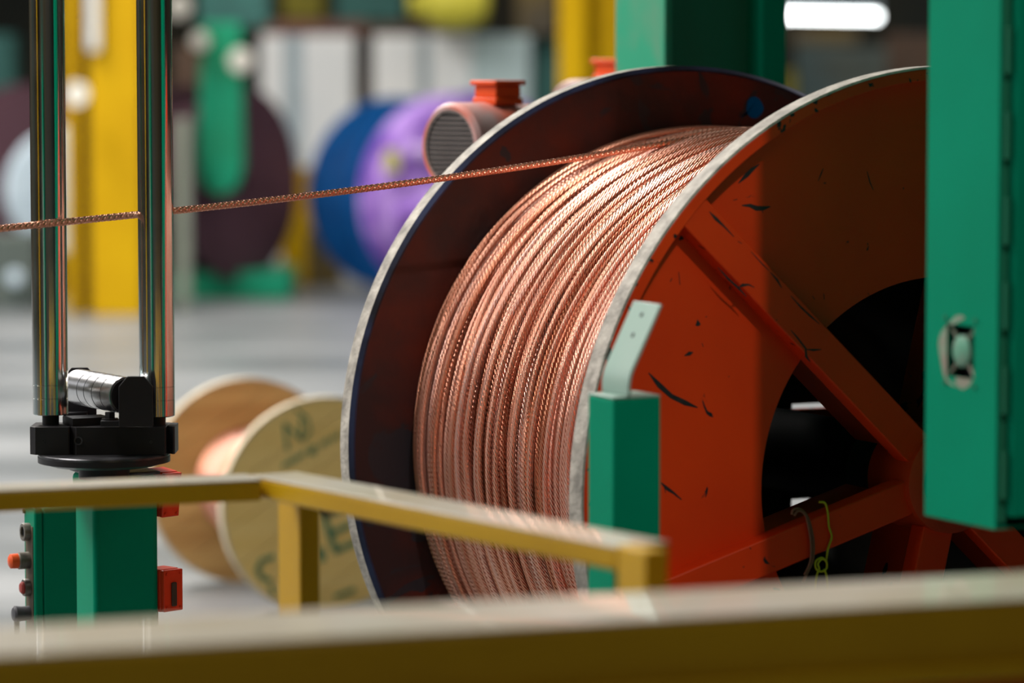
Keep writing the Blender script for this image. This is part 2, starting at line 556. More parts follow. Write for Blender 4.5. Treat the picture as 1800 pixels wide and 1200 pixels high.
# closing plates in the rear hub opening, with two gaps that let daylight through
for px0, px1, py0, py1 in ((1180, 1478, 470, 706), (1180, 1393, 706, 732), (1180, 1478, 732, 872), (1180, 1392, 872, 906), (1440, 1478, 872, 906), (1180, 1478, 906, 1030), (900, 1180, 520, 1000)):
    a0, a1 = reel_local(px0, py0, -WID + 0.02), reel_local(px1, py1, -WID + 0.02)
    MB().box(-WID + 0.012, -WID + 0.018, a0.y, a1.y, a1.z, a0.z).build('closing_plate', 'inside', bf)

# a dab of blue paint on the rear flange
bl = []
for k in range(28):
    t = 2 * PI * k / 28
    bl.append((1326 + 14.5 * math.cos(t) * (1 + 0.10 * math.sin(3 * t + 1)), 189 + 19 * math.sin(t)))
bl[10:13] = [(1312, 198), (1302, 205.5), (1313, 201)]
xb = -WID + THK - 0.0025
MB().prism([(lambda q: (q.y, q.z))(reel_local(px, py, xb)) for px, py in bl], (xb, 0, 0), (0, 1, 0), (0, 0, 1), 0.0012).build('blue_paint_dab', 'bluepaint', bf)

# the larger chips in the orange paint
def chips(pxs, w, x):
    pts = [reel_local(px, py, x) for px, py in pxs]
    mb_ = MB()
    rr = random.Random(int(pxs[0][0]))
    L_, R2 = [], []
    for k, p in enumerate(pts):
        d = (pts[min(k + 1, len(pts) - 1)] - pts[max(k - 1, 0)]).normalized()
        s_ = Vector((0, -d.z, d.y))
        wk = w * (0.25 if k in (0, len(pts) - 1) else rr.uniform(0.6, 1.5))
        L_.append(p + s_ * wk / 2)
        R2.append(p - s_ * wk / 2)
    for k in range(len(pts) - 1):
        q = [L_[k], R2[k], R2[k + 1], L_[k + 1]]
        mb_.add([(x, a.y, a.z) for a in q] + [(x + 0.0004, a.y, a.z) for a in q],
                [(3, 2, 1, 0), (4, 5, 6, 7), (0, 1, 5, 4), (1, 2, 6, 5), (2, 3, 7, 6), (3, 0, 4, 7)])
    return mb_.build('paint_chip', 'chip', nf)


XD, XS = -0.0459, -0.0019
for pxs, w, x in (
        ([(1304, 361), (1318, 361), (1330, 366), (1342, 366), (1354, 363)], .007, XD), ([(1338, 366), (1341, 374)], .006, XD),
        ([(1289, 352), (1296, 350)], .005, XD), ([(1335, 288), (1322, 298), (1312, 308), (1298, 322)], .006, XD),
        ([(1447, 296), (1443, 306), (1438, 318)], .004, XD), ([(1524, 301), (1529, 320), (1535, 334)], .004, XD),
        ([(1247, 372), (1258, 384), (1272, 397), (1290, 416)], .005, XS), ([(1297, 424), (1304, 428)], .004, XS),
        ([(1320, 442), (1340, 464), (1352, 476)], .003, XS), ([(1354, 478), (1366, 492), (1374, 506)], .004, XS),
        ([(1390, 520), (1408, 540), (1424, 555), (1440, 569)], .005, XS), ([(1218, 370), (1226, 360)], .006, XS),
        ([(1196, 398), (1206, 388)], .006, XS), ([(1262, 470), (1280, 490), (1298, 506), (1312, 521)], .005, XS),
        ([(1298, 505), (1305, 501), (1316, 500), (1326, 505)], .004, XS), ([(1364, 563), (1366, 561)], .005, XS),
        ([(1390, 580), (1402, 594), (1416, 612), (1417, 626), (1424, 636)], .005, XS), ([(1417, 614), (1430, 615), (1444, 614)], .005, XS),
        ([(1223, 572), (1227, 567), (1231, 570)], .009, XD), ([(1240, 557), (1243, 556)], .005, XD),
        ([(1203, 625), (1212, 621), (1218, 619)], .006, XD), ([(1234, 603), (1236, 609)], .005, XD),
        ([(1281, 660), (1281, 663)], .004, XD), ([(1178, 495), (1181, 489)], .006, XD), ([(1193, 478), (1195, 500)], .005, XD),
        ([(1140, 655), (1158, 676), (1180, 696), (1205, 708), (1226, 716)], .007, XD), ([(1162, 848), (1172, 858), (1184, 866), (1198, 878)], .007, XD),
        ([(1167, 854), (1170, 866)], .004, XD), ([(1448, 516), (1449, 526)], .006, XD), ([(1428, 520), (1432, 526)], .005, XD),
        ([(1318, 962), (1320, 965)], .006, XS), ([(1306, 997), (1308, 995)], .007, XS), ([(1344, 988), (1346, 990)], .005, XS)):
    chips(pxs, w, x)

# the axle pin that carries the reel, held by the machine outside the picture
pin = thing('pintle_shaft', 'dark steel pintle shaft running through the reel hub', 'shaft', (C.x, C.y, 0), RZ)
MB().cyl((-1.42, 0, C.z), (0.66, 0, C.z), 0.049, n=36).build('shaft_bar', 'inside', pin)
MB().cyl((-1.04, 0, C.z), (-0.24, 0, C.z), 0.085, n=40).build('shaft_sleeve', 'black', pin)
MB().lathe([(-1.42, 0.05), (-1.16, 0.05), (-1.16, 0.16), (-1.42, 0.16)], (0, 0, C.z), AX, 40).build('chuck', 'blackox', pin)

# ------------------------------------------------------------------ copper on the reel
coil = thing('copper_cable', 'bare stranded copper cable wound on the reel and running off to the left', 'cable', (C.x, C.y, C.z - RCOIL), RZ)
X0, X1 = -WID + THK + 0.006, -THK - 0.007
RC = 0.0058
MB().lathe([(X0 - 0.004, 0.41), (X0 - 0.004, RCOIL - 0.021), (X1 + 0.004, RCOIL - 0.021), (X1 + 0.004, 0.41)], (0, 0, RCOIL), AX, 128).build('inner_layers', 'copper_core', coil)
rnd = random.Random(3)
modes = [(m_, rnd.uniform(0, 6.28), rnd.uniform(0.02, 0.16), amp) for m_, amp in ((1, .010), (2, .0045), (3, .0022), (5, .0012))]
rmodes = [(m_, rnd.uniform(0, 6.28), rnd.uniform(0.25, 1.3), amp) for m_, amp in ((1, .0022), (2, .0018), (3, .0013), (4, .0008))]


def turn(x, i, rad, seg=300):
    ind = [(m_, rnd.uniform(0, 6.28), rnd.gauss(0, s)) for m_, s in ((1, .0030), (2, .0020), (3, .0012), (7, .0004))]
    pts = []
    for s in range(seg):
        t = 2 * PI * s / seg
        dx = sum(a_ * math.sin(m_ * t + p + i * k) for m_, p, k, a_ in modes)
        dx += sum(a_ * math.sin(m_ * t + p) for m_, p, a_ in ind)
        rr = rad + sum(a_ * math.sin(m_ * t + p + i * k) for m_, p, k, a_ in rmodes)
        xx = min(max(x + dx, X0), X1)
        pts.append((xx, math.sin(t) * rr, RCOIL + math.cos(t) * rr))
    return MB().tube(pts, RC, 8, closed=True, uv=True)


x, i = X0, 0
while x < X1:                       # lower layer
    turn(x, i, RCOIL - 0.0165).build('cable_turn', 'copper', coil, fix=False)
    x += 0.0121
    i += 1
x, i = X0, 0
while x < X1:                       # the layer on top, uneven and gappy
    turn(x, i, RCOIL - 0.0068 + rnd.choice((0, 0, 0, -0.0035, 0.002))).build('cable_turn', 'copper', coil, fix=False)
    x += rnd.choice((0.0112, 0.0115, 0.012, 0.0128, 0.0145, 0.0165, 0.019))
    i += 1
for k in range(22):                 # turns that cross over the others
    xa = rnd.uniform(X0 + 0.02, X1 - 0.16)
    t0, span, drift = rnd.uniform(-0.9, 0.2), rnd.uniform(1.6, 3.0), rnd.uniform(0.05, 0.15)
    pts = []
    for s in range(161):
        q = s / 160
        t = t0 + span * q
        lift = 0.0045 - 0.013 * (max(0, 0.18 - q) + max(0, q - 0.82)) / 0.18
        rr = RCOIL + lift
        pts.append((min(max(xa + drift * (1 - q) ** 1.6, X0), X1), -math.sin(t) * rr, RCOIL + math.cos(t) * rr))
    MB().tube(pts, RC, 8, uv=True).build('cable_turn', 'copper', coil, fix=False)

# the cable running from the top of the coil to the guide rollers
D_ROLL = 6.9
P_right = at(276, 373.5, D_ROLL + 0.016)      # behind the right roller
P_left = at(84, 393, D_ROLL - 0.072)          # in front of the left roller
ang0 = R_(5.5)
xt = -0.735
path = []
for s in range(40):                 # part wrapped on the coil
    t = -0.75 + (ang0 + 0.75) * s / 39
    rr = RCOIL + 0.0045
    path.append(C + A * (xt + 0.06 * (t - ang0) ** 2 * 0.3) + H * (math.sin(t) * rr) + Z * (math.cos(t) * rr))
P_far = P_left + (P_left - P_right).normalized() * 1.2 + Vector((0, 0, -0.0))
for a_, b_, n_ in ((path[-1], P_right, 1800), (P_right, P_left, 160), (P_left, P_far, 600)):
    L_ = (b_ - a_).length
    for s in range(1, n_ + 1):
        q = s / n_
        p = a_.lerp(b_, q)
        if n_ == 1800:
            p = p - Z * (0.012 * 4 * q * (1 - q))
        path.append(p)
lp = [loc_of(p, coil) for p in path]
MB().tube(lp, 0.0072, 18, lobes=6, lay=0.072, depth=0.30, uv=True).build('running_cable', copper_strand('stranded_copper_run', bump=0.0), coil, fix=False)

# a twist of wire and a length of yellow twine tied round a spoke
tw = thing('yellow_twine', 'yellow knotted twine tied round the lower orange spoke', 'twine', (C.x, C.y, C.z - RAD), RZ)


def on_spoke(pxs, x, r, name, mat_, parent, n=6):
    pts = [reel_local(px, py, x) for px, py in pxs]
    fine = []
    for k in range(len(pts) - 1):
        p0, p1, p2, p3 = pts[max(k - 1, 0)], pts[k], pts[k + 1], pts[min(k + 2, len(pts) - 1)]
        for s in range(6):
            t = s / 6
            fine.append(0.5 * ((2 * p1) + (p2 - p0) * t + (2 * p0 - 5 * p1 + 4 * p2 - p3) * t * t + (3 * p1 - p0 - 3 * p2 + p3) * t ** 3))
    fine.append(pts[-1])
    return MB().tube(fine, r, n).build(name, mat_, parent)


on_spoke([(1440, 882), (1450, 884), (1455, 900), (1457, 925), (1462, 943), (1456, 962), (1452, 985)], 0.004, 0.0022, 'tied_end', 'string', tw)
on_spoke([(1452, 985), (1444, 980), (1434, 986), (1434, 998), (1442, 1004), (1452, 1000), (1453, 988), (1446, 982), (1438, 990), (1440, 1000), (1436, 1010), (1432, 1040), (1430, 1075)], 0.006, 0.0022, 'knot', 'string', tw)
on_spoke([(1448, 1000), (1453, 1012), (1455, 1040), (1456, 1075)], 0.005, 0.0022, 'loose_end', 'string', tw)
wl = thing('wire_loop', 'brown wire loop hanging over the lower spoke beside the yellow twine', 'wire', (C.x, C.y, C.z - RAD), RZ)
on_spoke([(1392, 904), (1394, 896), (1404, 894), (1412, 899), (1420, 910), (1427, 935), (1430, 960), (1428, 985), (1418, 1008), (1412, 1022)], 0.006, 0.0028, 'wire_strand', 'wire', wl)
on_spoke([(1396, 906), (1402, 898), (1410, 899), (1417, 908), (1423, 935), (1426, 962), (1424, 988), (1414, 1010)], 0.009, 0.0026, 'wire_strand', 'wire', wl)

# ------------------------------------------------------------------ green cabinet and its upright, right
cabD = 5.80
corner = at(1625, 905, cabD)              # far bottom corner of the vented side
cb = thing('control_cabinet', 'green steel control cabinet with a vent cut-out hanging before the reel', 'cabinet', (corner.x, corner.y, corner.z), RZ)
CW, CD_, CH = 0.205, 0.62, 2.3            # along A, along -H, height
hx0, hx1 = 0.062, 0.140


def zl(py, px=1690, d=5.73):
    return at(px, py, d).z - corner.z


hz0, hz1 = zl(660), zl(568)
side = MB()                                # the vented side: a sheet with a rectangular hole
side.box(0, hx0, 0, 0.004, 0, CH).box(hx1, CW, 0, 0.004, 0, CH).box(hx0, hx1, 0, 0.004, 0, hz0).box(hx0, hx1, 0, 0.004, hz1, CH)
side.build('vented_side', 'green', cb)
body = MB().box(0, 0.003, 0.004, CD_, 0, CH).box(0.003, CW - 0.003, CD_ - 0.003, CD_, 0, CH).box(0.003, CW, 0.004, CD_, CH - 0.003, CH).box(0.003, CW, 0.004, CD_ - .003, 0, 0.004)
body.build('body', 'green', cb)
MB().box(CW - 0.004, CW, 0.004, 0.020, 0.01, CH).build('door_frame', 'green_dark', cb)
dr = MB().box(CW + 0.001, CW + 0.02, 0.020, CD_, 0.02, CH - 0.02).build('door', 'green', cb, bevel=0.003)
for k in range(8):
    z0 = 0.05 + k * 0.135
    MB().cyl((CW + 0.006, 0.012, z0), (CW + 0.006, 0.012, z0 + 0.075), 0.0055, n=12).build('hinge', 'green_dark', dr)
fan = MB().box(hx0 - .01, hx1 + .01, 0.030, 0.034, hz0 - .01, hz1 + .01).build('vent_fan', 'black', cb)
hc = ((hx0 + hx1) / 2, (hz0 + hz1) / 2)
MB().lathe([(-0.003, 0.0), (-0.003, 0.021), (0.000, 0.026), (0.008, 0.0265), (0.008, 0.0)], (hc[0] - 0.004, 0.005, hc[1]), (0, 1, 0), 40, closed=False).build('fan_hub', 'green_hub', fan)
for sx in (-1, 1):
    for sz in (-1, 1):
        MB().cyl((hc[0] - .004 + sx * 0.016, 0.009, hc[1] + sz * 0.020), (hc[0] - .002 + sx * 0.040, 0.006, hc[1] + sz * 0.044), 0.003, n=8).build('fan_arm', 'paleworn', fan)
        MB().cyl((hc[0] + sx * 0.043, -0.0025, hc[1] + sz * 0.053), (hc[0] + sx * 0.043, 0.001, hc[1] + sz * 0.053), 0.0042, n=12).build('screw', 'green_dark', cb)
# scraped paint around the cut-out
pp = []
for k in range(30):
    t = PI * 0.42 + PI * 1.05 * k / 29
    w_ = 1 + 0.05 * math.sin(5 * t)
    pp.append((hc[0] - 0.002 + 0.060 * math.cos(t) * w_, hc[1] - 0.002 + 0.058 * math.sin(t) * w_))
inner = [(hx0, hz0), (hx0, hz1), (hc[0] - .012, hz1)]
MB().prism(pp + [(hx0 + .002, hz0 - .006), (hx0, hz0), (hx0, hz1), (hx0 + 0.02, hz1)], (0, 0.0, 0), (1, 0, 0), (0, 0, 1), 0.0004).build('scraped_patch', 'paleworn', cb)
p2 = [(hc[0] - 0.014, hz0), (hx1 - 0.002, hz0), (hc[0] + 0.026, hz0 - 0.012), (hc[0] + 0.008, hz0 - 0.019), (hc[0] - 0.010, hz0 - 0.014)]
MB().prism(p2, (0, 0.0, 0), (1, 0, 0), (0, 0, 1), 0.0004).build('scraped_patch', 'paleworn', cb)
base_c = corner + A * 0.02 - H * 0.66
up_ = thing('machine_upright', 'green machine upright that carries the cabinet and the pintle', 'machine', (base_c.x, base_c.y, 0), RZ)
MB().box(-0.20, 0.22, -0.038, 0.26, 0, 3.3).build('upright_post', 'green', up_, bevel=0.006)
MB().box(-0.26, 0.28, -0.1, 0.32, 0, 0.03).build('foot_plate', 'green_dark', up_, bevel=0.004)

# ------------------------------------------------------------------ green bracket post before the reel
PD = 5.95
pc = at(1078, 698, PD)                    # near top corner
PW = 0.092
bp_ = thing('bracket_post', 'short green square post with a pale bent bracket before the orange flange', 'post', (pc.x, pc.y, 0), RZ)
MB().box(-PW, 0, 0, PW, 0, pc.z - 0.004).build('square_tube', 'green', bp_, bevel=0.004, segs=3)
MB().box(-PW, 0, 0, PW, pc.z - 0.004, pc.z + 0.0005).build('lit_top_face', 'green_pale', bp_, bevel=0.002)
# bent strip: vertical foot, then leaning away
prof = []
z0 = pc.z
y0 = 0.026
cur = [(0, 0)]
for k in range(13):
    a_ = R_(-8 + 34 * k / 12)
    cur.append((cur[-1][0] + 0.004 * math.sin(a_), cur[-1][1] + 0.004 * math.cos(a_)))
a_ = R_(26.5)
cur.append((cur[-1][0] + 0.118 * math.sin(a_), cur[-1][1] + 0.118 * math.cos(a_)))
th = 0.006
strip = []
for k, (yy, zz) in enumerate(cur):
    n0 = cur[max(k - 1, 0)]
    n1 = cur[min(k + 1, len(cur) - 1)]
    t_ = Vector((n1[0] - n0[0], n1[1] - n0[1])).normalized()
    strip.append(((yy, zz), (yy + th * t_.y, zz - th * t_.x)))
mb = MB()
xa, xb_ = -0.090, 0.006
vv, ff = [], []
for (p, q) in strip:
    vv += [(xa, y0 + p[0], z0 + p[1]), (xb_, y0 + p[0], z0 + p[1]), (xb_, y0 + q[0], z0 + q[1]), (xa, y0 + q[0], z0 + q[1])]
for k in range(len(strip) - 1):
    for j in range(4):
        ff.append((k * 4 + j, k * 4 + (j + 1) % 4, k * 4 + 4 + (j + 1) % 4, k * 4 + 4 + j))
ff += [(0, 1, 2, 3), tuple(len(vv) - 4 + j for j in (3, 2, 1, 0))]
mb.add(vv, ff)
strap = mb.build('bent_bracket', 'green_pale', bp_, bevel=0.002)
e_ = Vector((0, math.sin(a_), math.cos(a_)))
n_ = Vector((0, -math.cos(a_), math.sin(a_)))
top_ = Vector((0, y0 + cur[-1][0], z0 + cur[-1][1]))
for dd in (0.024, 0.062):
    c_ = top_ - e_ * dd + Vector((-0.040, 0, 0))
    MB().cyl(c_ - n_ * 0.002, c_ + n_ * 0.0006, 0.0045, n=16).build('bolt_hole', 'black', strap)

# ------------------------------------------------------------------ yellow guard rails
RH = 1.03
rail_g = thing('guard_rail', 'yellow guard rail with a corner turning past the reel', 'railing', (0, 0, 0))


def ground(px, py, z):
    """the point seen at a pixel that lies at height z"""
    d = at(px, py, 1.0) - CAM
    return CAM + d * ((z - CAM.z) / d.z)


rc_ = ground(522, 828, RH)               # far corner of the rail, its back edge
re_ = ground(1176, 951, RH)
du = (re_ - rc_)
du.z = 0
LEN = du.length
du.normalize()
dv = Vector((-du.y, du.x, 0))            # towards the reel
if dv.dot(Vector((1, 0, 0))) < 0:
    dv = -dv
rl = ground(-40, 851, RH)
dl = (rl - rc_)
dl.z = 0
LL = dl.length
dl.normalize()
dn = Vector((dl.y, -dl.x, 0))
if dn.y > 0:
    dn = -dn                             # towards the viewer


def beam(p, d, l, side_, w, h, z, name, mat_, parent, bevel=0.004):
    """a horizontal bar from p along d, its width going to side_, its top at z"""
    p0 = Vector((p.x, p.y, 0))
    q = [p0, p0 + d * l, p0 + d * l + side_ * w, p0 + side_ * w]
    v_ = [(a.x, a.y, z - h) for a in q] + [(a.x, a.y, z) for a in q]
    return MB().add(v_, [(3, 2, 1, 0), (4, 5, 6, 7), (0, 1, 5, 4), (1, 2, 6, 5), (2, 3, 7, 6), (3, 0, 4, 7)]).build(name, mat_, parent, bevel=bevel)


dvn = -dv
WR, HR = 0.092, 0.036
beam(rc_, du, LEN, dvn, WR, HR - 0.003, RH - 0.003, 'top_bar', 'yellow', rail_g)
beam(rc_, du, LEN, dvn, WR, 0.003, RH, 'dust_glare_top_face', 'dust_glare', rail_g, 0.001)
beam(rc_ + dl * 0.088, dl, LL, dn, WR, HR - 0.003, RH - 0.003, 'top_bar', 'yellow', rail_g)
beam(rc_ + dl * 0.088, dl, LL, dn, WR, 0.003, RH, 'dust_glare_top_face', 'dust_glare', rail_g, 0.001)


def channel_post(p, d, s, lx, ly, name, parent):
    """an upright channel: web and two flanges"""
    t_ = 0.006
    mb_ = MB()
    for (x0, x1, y0_, y1) in ((0, lx, 0, t_), (0, t_, t_, ly), (lx - t_, lx, t_, ly)):
        q = [p + d * x0 + s * y0_, p + d * x1 + s * y0_, p + d * x1 + s * y1, p + d * x0 + s * y1]
        mb_.add([(a.x, a.y, 0) for a in q] + [(a.x, a.y, RH - HR) for a in q],
                [(3, 2, 1, 0), (4, 5, 6, 7), (0, 1, 5, 4), (1, 2, 6, 5), (2, 3, 7, 6), (3, 0, 4, 7)])
    return mb_.build(name, 'yellow', parent)


# corner post under the bend: two flat bars meeting in an angle
cp = ground(527, 871, RH - HR)
pv = Vector((cp.x, cp.y, 0))
mbp = MB()


def upright(mb_, p, d, s, lx, ly, z1):
    q = [p, p + d * lx, p + d * lx + s * ly, p + s * ly]
    mb_.add([(a.x, a.y, 0) for a in q] + [(a.x, a.y, z1) for a in q],
            [(3, 2, 1, 0), (4, 5, 6, 7), (0, 1, 5, 4), (1, 2, 6, 5), (2, 3, 7, 6), (3, 0, 4, 7)])


upright(mbp, pv, -A, -H, 0.095, 0.036, RH - HR + .002)
mbp.build('post', 'yellow', rail_g, bevel=0.003)
ep = re_ + dvn * WR + A * 0.086
mbe = MB()
upright(mbe, Vector((ep.x, ep.y, 0)), -A, -H, 0.085, 0.036, RH + 0.002)
mbe.build('post', 'yellow', rail_g, bevel=0.003)

fr = thing('barrier_beam', 'wide yellow barrier beam across the foreground, blurred', 'railing', (0, 0, 0))
RHF = 1.03
fl, f_r = ground(-150, 1108, RHF), ground(1950, 997, RHF)
df = f_r - fl
df.z = 0
lf = df.length
df.normalize()
dfn = Vector((df.y, -df.x, 0))
if dfn.y > 0:
    dfn = -dfn
beam(fl, df, lf, dfn, 0.21, 0.097, RHF - 0.003, 'beam', 'yellow', fr, 0.006)
beam(fl, df, lf, dfn, 0.21, 0.003, RHF, 'dust_glare_top_face', 'dust_glare', fr, 0.001)
q0 = fl + dfn * 0.21
beam(q0, df, lf, dfn, 0.02, 0.022, RHF - 0.078, 'lower_lip', 'yellow', fr, 0.003)
for s_ in (0.02, lf - 0.14):
    mbx = MB()
    upright(mbx, Vector((fl.x, fl.y, 0)) + df * s_ + dfn * 0.05, df, dfn, 0.12, 0.1, RHF - 0.099)
    mbx.build('post', 'yellow', fr, bevel=0.003)

# ------------------------------------------------------------------ roller guide at the left
tp = at(183, 800, D_ROLL)
tr = thing('roller_guide', 'cable guide of two tall chrome rollers on a green post', 'roller guide', (tp.x, tp.y, 0), 0)


def tl(px, py, d=D_ROLL):
    return loc_of(at(px, py, d), tr)


for (xt_, xb2, yb, dd, nm) in ((82, 89, 728, D_ROLL + 0.004, 'guide_roller'), (270, 276.5, 731, D_ROLL, 'guide_roller')):
    b0 = tl(xb2, yb, dd)
    ro = MB()
    rr = 31 / F_PX * dd
    ro.lathe([(0, rr * 0.75), (0, rr - 0.0015), (0.0015, rr), (0.032, rr), (0.0325, rr - 0.0006), (0.0335, rr - 0.0006), (0.034, rr), (0.058, rr), (0.0585, rr - 0.0006), (0.0595, rr - 0.0006), (0.060, rr), (1.35, rr), (1.35, rr * 0.75)], b0, (0, 0, 1), 56)
    r_o = ro.build('guide_roller', 'chrome', tr)
    MB().cyl(b0 + Vector((0, 0, -0.024)), b0 + Vector((0, 0, 0.01)), 0.0165, n=28).build('roller_pin', 'blackox', r_o)
zb1, zb0 = tl(183, 746).z, tl(183, 795).z
xl, xr = tl(57, 770).x, tl(310, 770).x
xm1, xm2 = tl(128, 770).x, tl(161, 770).x
blk = MB()
cw = 0.012
for (a0, a1, y0_, y1) in ((xl, xm1 - .0004, -0.045, 0.05), (xm1 + .0004, xr - 0.016, -0.045, 0.05), (xr - 0.016, xr, -0.030, 0.045)):
    blk.prism([(a0 + cw, y0_), (a1 - cw * .2, y0_), (a1, y0_ + cw * .2), (a1, y1), (a0, y1), (a0, y0_ + cw)], (0, 0, zb0), (1, 0, 0), (0, 1, 0), zb1 - zb0)
bk = blk.build('base_block', 'blackox', tr, bevel=0.0015)
for px, py, r_h in ((143, 770, 0.0075), (82, 770, 0.0022), (270, 772, 0.0022)):
    c_ = tl(px, py)
    MB().lathe([(0, r_h * .6), (0.0, r_h), (-0.0012, r_h * 1.15), (-0.0012, r_h * 0.85)], (c_.x, -0.045, c_.z), (0, 1, 0), 24).build('bolt_hole', 'plate_top', bk)
    MB().cyl((c_.x, -0.0458, c_.z), (c_.x, -0.04, c_.z), r_h * 0.8, n=20).build('bolt_hole', 'black', bk)
# turntable plate, neck, post
rp_ = 115 / F_PX * D_ROLL
zt1 = zb0
plate = MB().lathe([(0, 0), (0, rp_ - 0.002), (-0.002, rp_), (-0.016, rp_), (-0.024, rp_ - 0.025), (-0.026, 0)], (0, 0.0, zt1), (0, 0, 1), 72, closed=False).build('turntable_plate', 'plate_top', tr)
MB().lathe([(-0.006, rp_ - 0.001), (-0.006, rp_ + 0.001), (-0.017, rp_ + 0.001), (-0.017, rp_ - 0.001)], (0, 0.0, zt1), (0, 0, 1), 72).build('plate_rim', 'blackox', plate)
MB().cyl((0, 0, zt1 - 0.05), (0, 0, zt1 - 0.02), 0.05, n=36).build('swivel_neck', 'blackox', tr)
pw = 0.134
zp = tl(183, 836).z
ca, sa = math.cos(RZ), math.sin(RZ)


def rot(x, y):
    return (x * ca - y * sa, x * sa + y * ca)


def rbox(mb_, x0, x1, y0, y1, z0, z1, ox=0, oy=0):
    q = [rot(x0, y0), rot(x1, y0), rot(x1, y1), rot(x0, y1)]
    mb_.add([(a + ox, b + oy, z0) for a, b in q] + [(a + ox, b + oy, z1) for a, b in q],
            [(3, 2, 1, 0), (4, 5, 6, 7), (0, 1, 5, 4), (1, 2, 6, 5), (2, 3, 7, 6), (3, 0, 4, 7)])
    return mb_


nc = tl(166, 960, 6.88)                   # near vertical edge of the post
rbox(MB(), -pw, 0, 0, pw, 0, zp, nc.x, nc.y).build('post', 'green', tr, bevel=0.012, segs=4)
rbox(MB(), -pw - 0.004, 0.002, -0.002, pw + 0.004, zp, zp + 0.006, nc.x, nc.y).build('post_cap', 'plate_top', tr, bevel=0.002)
# horizontal roller between the two tall ones, its axle parallel to the reel's
pf, pb = tl(222, 695, 6.82), tl(140, 680, 7.02)
hr = MB().cyl(pb, pf, 0.036, n=48)
hro = hr.build('cross_roller', 'steel', tr)
dr_ = (pf - pb).normalized()
for q in (0.30, 0.45, 0.62, 0.80):
    c_ = pb.lerp(pf, q)
    MB().lathe([(-0.0008, 0.0355), (-0.0008, 0.0364), (0.0008, 0.0364), (0.0008, 0.0355)], c_, dr_, 48).build('wear_ring', 'plate_top', hro)
MB().cyl(pf, pf + dr_ * 0.004, 0.033, n=40).build('end_cap', 'blackox', hro)
ex = Vector((math.cos(R_(4)), math.sin(R_(4)), 0))
for base, s in ((tl(239, 706, 6.805), 1), (tl(140, 690, 7.04), -1)):
    w2 = 0.033
    poly = [(-w2, -0.048), (w2, -0.048), (w2, 0.030), (w2 - 0.017, 0.050), (-w2 + 0.017, 0.050), (-w2, 0.030)]
    br = MB().prism(poly, base, ex, Vector((0, 0, 1)), 0.010 * s).build('roller_bracket', 'blackox', tr, bevel=0.0012)
    fz = base.z - 0.048
    ft = MB().box(base.x - w2 - (0.036 if s == 1 else -0.01), base.x - w2 + (0.02 if s == 1 else 0.05), base.y, base.y + 0.045 * s if s == 1 else base.y - 0.03, fz, fz + 0.011)
    ft.build('bracket_foot', 'blackox', br, bevel=0.001)
    if s == 1:
        bx, by = base.x - w2 - 0.020, base.y + 0.022
        MB().cyl((bx, by, fz + 0.011), (bx, by, fz + 0.014), 0.016, n=24).cyl((bx, by, fz + 0.014), (bx, by, fz + 0.026), 0.0105, n=6).build('hex_bolt', 'blackox', br)
rbox(MB(), -0.03, 0.03, -0.05, 0.03, zb1, zb1 + 0.015, tl(165, 735, 6.95).x, 0.02).build('bracket_base', 'blackox', tr, bevel=0.001)

# push-button station on the post
bx0 = tl(60, 895, 6.76)                   # near top corner of the station
st = thing('button_station', 'green push-button box fixed to the side of the roller guide post', 'control box', at(60, 895, 6.76) - Z * 0.30, RZ)
# local x = A (towards viewer-right), y = -H (to the right)
SW, SDp, SHt = 0.062, 0.086, 0.30
MB().box(-SW, 0, 0.018, SDp, 0, SHt).build('box_body', 'green', st, bevel=0.004)
lid = MB().box(-SW - 0.001, 0.001, 0, 0.017, 0, SHt + 0.001).build('lid', 'green', st, bevel=0.004)
MB().box(-SW * 0.80, -SW * 0.12, -0.0015, 0.001, 0.02, SHt - 0.035).build('button_plate', 'grime', lid)
MB().cyl((-SW + 0.006, -0.004, SHt - 0.010), (-SW + 0.006, 0.002, SHt - 0.010), 0.004, n=12).build('lid_screw', 'ring', lid)
xm = -SW * 0.5
for zz, kind in ((0.253, 'ring'), (0.198, 'mush'), (0.145, 'flat'), (0.095, 'sel')):
    if kind == 'ring':
        b_ = MB().lathe([(0, 0.011), (-0.014, 0.011), (-0.014, 0.0165), (-0.010, 0.0175), (0, 0.0175)], (xm, 0, zz), (0, 1, 0), 32).build('push_button', 'ring', lid)
        MB().cyl((xm, 0, zz), (xm, -0.010, zz), 0.011, n=24).build('button_cap', 'black', b_)
    elif kind == 'mush':
        b_ = MB().lathe([(0, 0.0), (0, 0.0165), (-0.022, 0.0165), (-0.024, 0.0145), (-0.024, 0)], (xm, 0, zz), (0, 1, 0), 32, closed=False).build('push_button', 'ring', lid)
        MB().lathe([(-0.024, 0.0145), (-0.030, 0.0145), (-0.038, 0.0140), (-0.041, 0.010), (-0.042, 0)], (xm, 0, zz), (0, 1, 0), 32, closed=False).build('button_cap', 'redbutton', b_)
    elif kind == 'flat':
        b_ = MB().lathe([(0, 0.012), (-0.013, 0.012), (-0.013, 0.016), (-0.010, 0.017), (0, 0.017)], (xm, 0, zz), (0, 1, 0), 32).build('push_button', 'ring', lid)
        MB().lathe([(0, 0.012), (-0.016, 0.012), (-0.019, 0.009), (-0.020, 0)], (xm, 0, zz), (0, 1, 0), 28, closed=False).build('button_cap', 'redbutton2', b_)
    else:
        b_ = MB().lathe([(0, 0.014), (-0.018, 0.014), (-0.030, 0.016), (-0.034, 0.012), (-0.035, 0)], (xm, 0, zz), (0, 1, 0), 32, closed=False).build('selector_switch', 'selector', lid)
        MB().box(xm - 0.004, xm + 0.004, -0.032, -0.022, zz - 0.040, zz).build('selector_lever', 'ring', b_, bevel=0.002)


